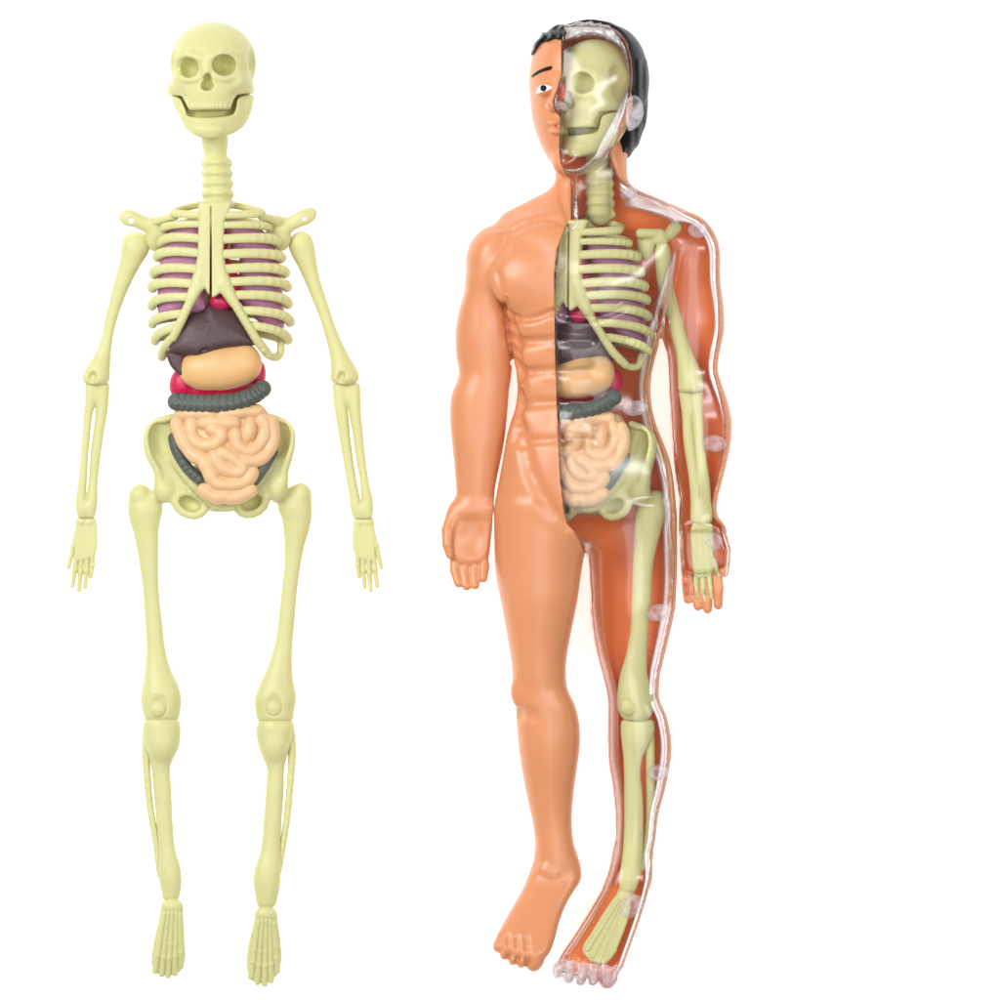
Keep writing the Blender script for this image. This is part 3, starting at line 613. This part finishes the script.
# daylight between the arms and the trunk
def gap(L, R):
    B.sub(plate(L+R[::-1], 60, 70, .3, False), 2)
gap([(514.5, 368), (511.5, 380), (509, 392), (508, 408), (507, 420), (506, 434), (502, 455), (498, 474), (495.2, 488), (493.6, 505), (492, 530), (489, 560)],
    [(515.5, 368), (516.5, 380), (517, 392), (515, 408), (511, 420), (507.2, 434), (503.6, 455), (500.2, 474), (497.4, 488), (494.6, 505), (494, 530), (494, 560)])
gap([(585.3, 558), (583.5, 575), (581, 600)], [(586, 558), (588, 575), (590.5, 600)])
gap([(660.5, 344), (655.5, 358), (651.5, 374), (650.5, 390), (652, 408), (656.5, 425), (663, 440), (670, 458), (673, 475), (675.5, 495), (677, 520), (677.5, 555), (676, 600)],
    [(662, 344), (666, 358), (667, 374), (667.5, 390), (668.5, 408), (669.5, 425), (671, 440), (672.5, 458), (674.8, 475), (677.5, 495), (678.5, 520), (679.5, 555), (683, 600)])

# ---- where the clear half begins, seen from the front
XS = ([0, 80, 83, 95, 105, 112, 120, 150, 165, 176, 180, 222, 226, 250, 275, 330, 370, 410, 450, 480, 510, 524, 530, 540, 552, 565, 850, 880, 900, 920, 940, 955, 975, 1000],
      [561, 561, 560, 556, 552.5, 554, 560, 559, 560, 566, 571, 571, 566, 557, 554, 554.5, 555.5, 557, 558.5, 560, 563.5, 567, 573, 579, 584, 588, 595, 591, 581, 570, 563, 554, 546, 545])
LB = ([0, 232, 310, 345, 380, 400, 435, 468, 500, 550, 620, 621, 1000], [700, 678, 668, 664, 662, 660, 668, 674, 676, 678, 680, 760, 760])
def seam(X, Y):
    y = Y.ravel().astype(float)
    xa = ip(y, [r[0] for r in RA] + [1000], [(r[1]+r[2])/2 for r in RA] + [705])
    xt = ip(y, [20, 140, 176, 192, 225, 300, 400, 525, 553, 608, 676, 746, 840, 880, 980], [586, 586, 592, 596, 590, 588, 584, 586, 630, 632, 631, 639, 635, 628, 590])
    zt = ip(y, [20, 176, 200, 300, 500, 676, 746, 862, 985], [60, 62, 50, 58, 55, 48, 43, 34, 84])
    tt = ip(y, [20, 130, 165, 195, 260, 310, 345, 525, 560, 900, 985], [.72, .72, .5, .08, .08, .15, .2, .2, .25, .2, .1])
    ta = ip(y, [232, 300, 500, 530], [.15, .38, .36, .12])[None]; wd = ip(y, [240, 300], [26, 6])[None]
    b = ip(y, *LB)
    za = ip(y, [232, 300, 500, 530, 600], [66, 56, 53, 54, 55])
    w = np.clip((X[:, :, 0]-b[None, :])/wd+.5, 0, 1)
    s = (zt[None]+tt[None]*(X[:, :, 0]-xt[None]))*(1-w) + (za[None]+ta*(X[:, :, 0]-xa[None]))*w
    return s.astype(F32)[:, :, None]
AX = B._grid((slice(None),)*3)
SP = ip(AX[1].ravel(), *XS).astype(F32)[None, :, None]
GX = AX[0] - SP; GZ = AX[2] - seam(AX[0], AX[1])
g0, g1, g2 = np.gradient(B.F, H)
BODY = B.F / np.clip(np.sqrt(g0*g0+g1*g1+g2*g2), .6, 5.0); del g0, g1, g2
BODY = np.where(np.abs(B.F) > 25, B.F, BODY).astype(F32)
def sub_field(arr, lo=None, hi=None):
    f = Fld((436, 14, 0), (440, 18, 4), H); f.o = B.o.copy(); f.ax = B.ax; f.F = arr
    if lo is not None:
        sl = tuple(slice(max(0, int((lo[i]-B.o[i])/H)), int((hi[i]-B.o[i])/H)+1) for i in range(3))
        f.F = arr[sl]; f.ax = [B.ax[i][sl[i]] for i in range(3)]; f.o = np.array([f.ax[i][0] for i in range(3)], float)
    return f
body = make('body_shell', sub_field(np.maximum(np.maximum(BODY, -(BODY+4.2)), np.minimum(GX, GZ))), SKIN, MAN, 1)
wave = .8*np.sin(AX[0]*.55+AX[1]*.2+np.sin(AX[1]*.5)*1.2)*np.clip((50-AX[1]+.012*(AX[0]-590)**2)/6, 0, 1)
CB = BODY - wave*(AX[1] < 80)
clear = make('clear_front_shell', sub_field(np.maximum(np.maximum(CB+.1, -(BODY+3.0)), -np.minimum(GX-.7, GZ-.7))), CLEAR, MAN, 2)
BW = np.interp(AX[1].ravel(), [0, 235, 300], [.75, .75, .9]).astype(F32)[None, :, None]
NOF = ((AX[1] > 112)*(AX[1] < 232)*(AX[0] < 699)*9.0).astype(F32)
flange = make('clear_seam_rim', sub_field(np.maximum(np.maximum(BODY+.8, -(BODY+5.5)), np.maximum(np.maximum(np.abs(GZ-BW-.9)-BW, -(GX-2)), NOF))), EDGE, MAN, 2)

tsl = sub_field(np.maximum(np.maximum(BODY-.4, -(BODY+1.6)), np.maximum(956+.12*(AX[0]-555)+.8*np.sin(AX[0]*.6)-AX[1], -GX)), (545, 945, 30), (628, 990, 110))
make('frosted_toes', tsl, PEGM, MAN, 2)
INNER = plastic('inner_orange_plastic', lin(226, 124, 62), .34, .15, (1, .25, .08), .04, .06, 500, .45, .004)  # deeper orange for the inner faces of the body shell
body.data.materials.append(INNER)
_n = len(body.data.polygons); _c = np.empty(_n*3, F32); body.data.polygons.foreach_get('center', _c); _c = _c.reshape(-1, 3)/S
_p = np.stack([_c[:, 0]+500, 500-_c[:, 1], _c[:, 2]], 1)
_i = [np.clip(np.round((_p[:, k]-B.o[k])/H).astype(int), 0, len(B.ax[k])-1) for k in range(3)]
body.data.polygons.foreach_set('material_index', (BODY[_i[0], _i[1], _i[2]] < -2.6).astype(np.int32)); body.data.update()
# ---- paint and hair follow the surface
def resample(f):
    fa = [np.clip((f.ax[i]-B.o[i])/H, 0, len(B.ax[i])-1.001) for i in range(3)]
    i0 = [a.astype(int) for a in fa]; w = [(a-i).astype(F32) for a, i in zip(fa, i0)]; G = 0
    for dx in (0, 1):
        for dy in (0, 1):
            for dz in (0, 1):
                ww = (w[0] if dx else 1-w[0])[:, None, None]*(w[1] if dy else 1-w[1])[None, :, None]*(w[2] if dz else 1-w[2])[None, None, :]
                G = G + ww*BODY[np.ix_(i0[0]+dx, i0[1]+dy, i0[2]+dz)]
    return G
def decal(name, pts, mat, t, lo, hi, zmin=60, smooth=True, extra=None, solid=False):
    f = Fld(lo, hi, .6); G = resample(f)
    X, Y, Zz = f._grid((slice(None),)*3)
    d = poly_sdf(closed(pts) if smooth else pts, X[:, :, 0].astype(float), Y[:, :, 0].astype(float)).astype(F32)[:, :, None]
    g = (G if solid else np.abs(G))-t
    if extra is not None: g = g + extra(X, Y, Zz)
    f.F = smax(g, np.maximum(d, zmin-Zz), 2.0 if solid else .8).astype(F32)
    return make(name, f, mat, MAN, 1)
def paint(name, pts, mat, t):
    xs = [p[0] for p in pts]; ys = [p[1] for p in pts]
    return decal(name, pts, mat, t, (min(xs)-3, min(ys)-3, 70), (max(xs)+3, max(ys)+3, 131))
paint('eyebrow', [(530.5, 79.5), (534, 75), (541, 71.3), (550, 68.6), (551.8, 70.3), (550, 72.6), (542, 74.4), (536, 77)], BLACK, 1.1)
eye = paint('eye', [(535.5, 96.5), (538, 90), (543, 87), (548, 87.4), (552.5, 90), (549, 93.2), (543, 95)], WHITE, .7)
paint('pupil', [(543+3.4*math.cos(a), 91+3.4*math.sin(a)) for a in np.linspace(0, 2*math.pi, 9)[:-1]], BLACK, 1.1).parent = eye
eye_p = [c for c in MAN.children if c.name == 'pupil']
locks = lambda X, Y, Z: 1.1*np.sin(X*.75 + Y*.35 + 1.3*np.sin(Y*.45))
decal('hair', [(529, 56), (528, 44), (532, 32), (544, 21), (562, 18), (562, 41), (555, 41.5), (549, 43.5), (544, 44), (540, 47), (536.5, 49), (534, 54)], HAIRM, 2.6, (520, 17, 40), (566, 62, 131), 45, True, locks, True)
hb = Fld((552, 13, 0), (656, 172, 131), 1.0)
hX, hY, hZ = hb._grid((slice(None),)*3)
hG = resample(hb)
hb.add(loft([(90, 560, 648, 45, 40), (110, 560, 647.5, 45, 42), (130, 562, 644, 45, 40), (145, 566, 638, 44, 36), (160, 578, 627, 42, 26)], cap=4), 4)
sm = seam(hX, hY)
hair_edge = np.interp(hY.ravel(), [0, 95, 105, 130, 150, 170], [-1.5, -1.5, 5, 16, 16, 12]).astype(F32)[None, :, None]
hb.F = smin(np.maximum(hG-1.8, hY-120), hb.F, 3)
hb.F = np.maximum(np.maximum(hb.F - .5*np.sin(hX*.8)*(hY > 60), hZ - sm + hair_edge), -(hG+2.2))
hb.F = np.maximum(hb.F, np.where(hY > 95, (618+.0*hY) - hX, -99)).astype(F32)
make('hair', hb, HAIRM, MAN, 1)
build('ear', [(plate([(626, 106), (633, 101), (639, 104), (641, 112), (639.5, 121), (634, 129), (628, 132), (625, 125)], lambda x, y: 93-.5*(x-630), 4, 3), 0),
    (tube(curve([(627, 103, 97), (634, 100, 95), (639.5, 106, 91), (640.5, 116, 90), (636, 126, 92), (629, 131, 96)], 4), 2.2), 1.5)], PEGM, MAN, .7, subs=[(ell((633, 114, 97), (4, 8, 5), 10), 2)])

# ---- the bones and organs inside: the same mouldings as in the loose skeleton, turned to the side
def place(src, name, c, to, yaw, sc=(1, 1, 1), parent=MAN, tilt=0):
    o = src.copy(); C.objects.link(o); o.name = name; o.parent = parent
    Cc = Vector(((c[0]-500)*S, (500-c[1])*S, c[2]*S)); Tt = Vector(((to[0]-500)*S, (500-to[1])*S, to[2]*S))
    M = Matrix.Translation(Tt) @ Matrix.Rotation(math.radians(-yaw), 4, 'Y') @ Matrix.Rotation(math.radians(tilt), 4, 'Z') @ Matrix.Diagonal((*sc, 1)) @ Matrix.Translation(-Cc)
    o.matrix_parent_inverse = Matrix.Identity(4) if parent is not MAN else Matrix.Translation(MAN.location).inverted()
    o.matrix_basis = M if parent is MAN else Matrix.Identity(4)
    return o
hc, ht = (213, 80, 46), (595.5, 98, 57)
place(skull, 'skull', hc, ht, 34, (.9, 1, .93)); place(jaw, 'jaw', hc, ht, 34, (.9, 1, .93))
place(neck, 'neck_vertebrae', (216, 180, 42), (598, 190, 50), 15, (.95, 1.0, .9))
tc_, tt_ = (212, 204, 45), (577, 222, 60)
cg = place(cage, 'rib_cage', tc_, (580, 222, 58), 20, (.93, .95, 1))
for r_ in [c for c in cage.children if c.name.startswith('rib')]: place(r_, 'rib', None or (0, 0, 0), (0, 0, 0), 0, parent=cg)
for src, nm in ((lung2, 'lung'), (heart, 'heart'), (liver, 'liver'), (stomach, 'stomach'), (spleen, 'spleen'), (colon, 'colon'), (gut, 'small_intestine'), (loops, 'colon'), (lung1, 'lung')):
    place(src, nm, tc_, tt_, 22, (.9, .95, .95))
place(pelvis, 'pelvis', tc_, (579, 222, 58), 20, (.96, .95, 1))
def mb(name, prims, subs=(), h=.9, par=MAN, mat=None): return build(name, [(p if isinstance(p[1], (int, float)) else (p, 3)) for p in prims], mat or BONE, par, h, subs=subs)
mb('shoulder_blade', [tube([(676, 229, 66), (662, 240, 60), (648, 240, 56)], 5.5, .8), ell((672, 231, 66), (6, 10, 5), 25), tube([(660, 234, 58), (640, 234, 64)], 5), ell((646, 246, 52), (10, 14, 9))])
mb('upper_arm_bone', [(loft([(242, 657, 667), (250, 655, 670), (262, 655, 671), (285, 657, 673), (308, 664, 679), (330, 669, 685), (354, 674, 693), (372, 677, 701), (385, 677.5, 703.5), (393, 678, 704)], z=60, hz=.85, cap=5), 0)])
build('forearm_bone', [(loft([(391, 678, 692), (408, 681, 692.5), (441, 683, 694.5), (481, 688.5, 699), (503, 690, 701), (522, 690, 701)], z=57, hz=.9, cap=3), 0), (loft([(391, 690, 703), (408, 692, 703), (441, 695, 704), (481, 699.5, 709.5), (503, 701, 711), (522, 700, 712)], z=57, hz=.9, cap=3), 1.5), (ell((701, 513, 57), (10, 13, 6)), 3), (ell((691, 402, 56), (10, 14, 6)), 3)], BONE, MAN, .9)
hp = build('hand', [(plate([(692, 523), (711, 523), (713, 545), (713, 572), (704, 578), (694, 575), (691, 552)], 54, 4.5, 3), 0)] + [(tube([(a, 530, 57), (b, 574, 57)], 2.4), 1) for a, b in ((696, 695.5), (701, 702), (707, 709))], BONE, MAN, .8)
for pts in ([(695.5, 572), (696, 584), (697.5, 597)], [(702, 574), (703, 588), (705, 602)], [(708.5, 573), (710, 588), (711, 598)], [(713, 560), (718, 575), (719, 586)]):
    build('finger', [(tube([(x, y, 55-i, 3-.4*i) for i, (x, y) in enumerate(pts)]), 0)], BONE, hp, .8)
tb_ = mb('thigh_bone', [(loft([(490, 647, 662), (500, 640, 665.5), (511, 636, 666.5), (525, 634, 663), (540, 633.5, 658.5), (563, 632.5, 653.5), (600, 631.5, 651), (635, 629.5, 648), (655, 625.5, 647), (676, 619.5, 647.5), (697, 617, 654), (710, 618, 653), (721, 624, 648)], z=56, hz=.75, cap=6), 0), tube([(650, 503, 56), (633, 494, 56)], 8)])
build('kneecap', [(ell((628.5, 706, 66), (8.5, 9.5, 6)), 0)], BONE, tb_, .8)
sb = mb('shin_bone', [(loft([(719, 621, 654), (730, 620.5, 654.5), (742, 621.5, 651), (755, 623, 643), (775, 624, 640.5), (794, 624, 642.5), (820, 624, 643), (850, 622.5, 642.5), (877, 619.5, 640), (893, 619, 635)], z=49, hz=.7, cap=5), 0)])
build('calf_bone', [(tube(curve([(649, 733, 46, 5), (650, 750, 46, 4.6), (650.5, 790, 44, 4.4), (650, 820, 43, 4.2), (646, 850, 42, 4.2), (640, 868, 42, 4.5)], 4)), 0)], BONE, sb, .9)
fo = build('foot', [(plate([(618, 893), (630, 893), (629, 915), (620, 940), (612, 956), (602, 963), (589, 958), (582, 947), (592, 930), (606, 908)], lambda x, y: 48+(y-893)*.42, 5, 3.5), 0), (ell((626, 893, 46), (9, 8, 8)), 3)], BONE, MAN, .8)
for a, b in (((618, 900), (587, 948)), ((621, 902), (592, 955)), ((624, 903), (599, 960)), ((627, 904), (606, 958)), ((629, 906), (613, 950))):
    build('toe', [(tube([(a[0], a[1], 55, 2.2), (b[0], b[1], 55+(b[1]-a[1])*.42, 3.1)]), 0)], BONE, fo, .8)

RED = plastic('red_nose_plastic', lin(204, 58, 38), .4)
build('nose_lining', [(plate([(561, 83), (566, 91), (565, 99), (561, 108), (558, 115), (555.5, 108), (556, 99), (558.5, 90)], 101, 4, 2.5), 0)], RED, MAN, .7)
# ---- clear press-fit pegs
for x, y, rx, ry, rot in ((628.5, 194, 9, 6.5, -25), (697, 231.5, 10, 8, 10), (634.5, 408.5, 13, 8, -5), (714, 443.5, 11.5, 8.5, 5), (713, 541, 10, 9, 30), (658, 612, 12.5, 8.5, -15), (657.5, 772, 11, 8, -20), (631, 906, 14, 10, -45), (562.5, 109, 5.5, 4, 50)):
    z = B.surfz(x-2, y)
    build('clear_peg', [(ell((x, y, z-5), (rx, ry, 6.5), rot), 0), (tube([(x, y, z-22), (x, y, z-5)], min(rx, ry)*.55), 1.5)], PEGM, MAN, .7,
          subs=[(ell((x-1, y, z+3), (rx*.55, ry*.5, 4), rot), 1.5)])
adopt(MAN)
for o in MAN.children:
    if o.matrix_basis == Matrix.Identity(4): pass
# ---------------------------------------------------------------- table, light, camera
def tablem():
    m, nt, b = nodes('white_added_glow')
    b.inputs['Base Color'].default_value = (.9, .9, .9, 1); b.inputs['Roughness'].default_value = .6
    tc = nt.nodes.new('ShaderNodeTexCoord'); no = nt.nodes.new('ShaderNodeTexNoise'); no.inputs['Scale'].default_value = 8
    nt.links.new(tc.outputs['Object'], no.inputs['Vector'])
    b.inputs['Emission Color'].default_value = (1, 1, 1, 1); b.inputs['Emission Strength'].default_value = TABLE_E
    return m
TABLE_E = 0.62  # added glow: keeps the ground pure white and washes out contact shadows
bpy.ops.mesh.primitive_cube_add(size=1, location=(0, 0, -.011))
tb = bpy.context.object; tb.name = 'background_added_glow_table'; tb.data.name = 'background_added_glow_table'; tb.scale = (1.6, 1.6, .02)
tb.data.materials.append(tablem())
tag(tb, 'plain white tabletop under both toys, with an added glow', 'white tabletop', kind='structure')

w = bpy.data.worlds.new('World'); bpy.context.scene.world = w; w.use_nodes = True
w.node_tree.nodes['Background'].inputs[0].default_value = (1, 1, 1, 1); w.node_tree.nodes['Background'].inputs[1].default_value = .24
def area(name, loc, tgt, sx, sy, e, col=(1, 1, 1)):
    l = bpy.data.lights.new(name, 'AREA'); l.shape = 'RECTANGLE'; l.size = sx; l.size_y = sy; l.energy = e; l.color = col
    o = bpy.data.objects.new(name, l); C.objects.link(o); o.location = loc
    o.rotation_euler = (Vector(tgt)-Vector(loc)).to_track_quat('-Z', 'Y').to_euler(); return o
area('softbox_key', (-.62, .42, .98), (0, 0, 0), .6, .8, 12.5)
area('overhead_added_fill', (.10, -.10, 1.35), (.06, 0, 0), .7, .7, 4.5)  # unseen fill, added to brighten the inside of the clear half
area('strip_light', (.62, .10, .90), (.03, 0, 0), .08, .8, 3.6)
sc = bpy.context.scene
cd = bpy.data.cameras.new('camera'); cam = bpy.data.objects.new('camera', cd); C.objects.link(cam)
cam.location = (0, 0, 3.0); cd.sensor_width = 36; cd.lens = 36*(3.0-.012)/.2953; cd.clip_end = 20; cd.clip_start = .01
sc.camera = cam
sc.view_settings.view_transform = 'Standard'; sc.view_settings.look = 'None'; sc.view_settings.gamma = 1; sc.view_settings.exposure = 0
sc.render.engine = 'CYCLES'; sc.cycles.use_denoising = True
sc.cycles.max_bounces = 14; sc.cycles.transparent_max_bounces = 24; sc.cycles.transmission_bounces = 12; sc.cycles.diffuse_bounces = 6; sc.cycles.glossy_bounces = 5
sc.render.film_transparent = False
print('script', time.time()-T00)
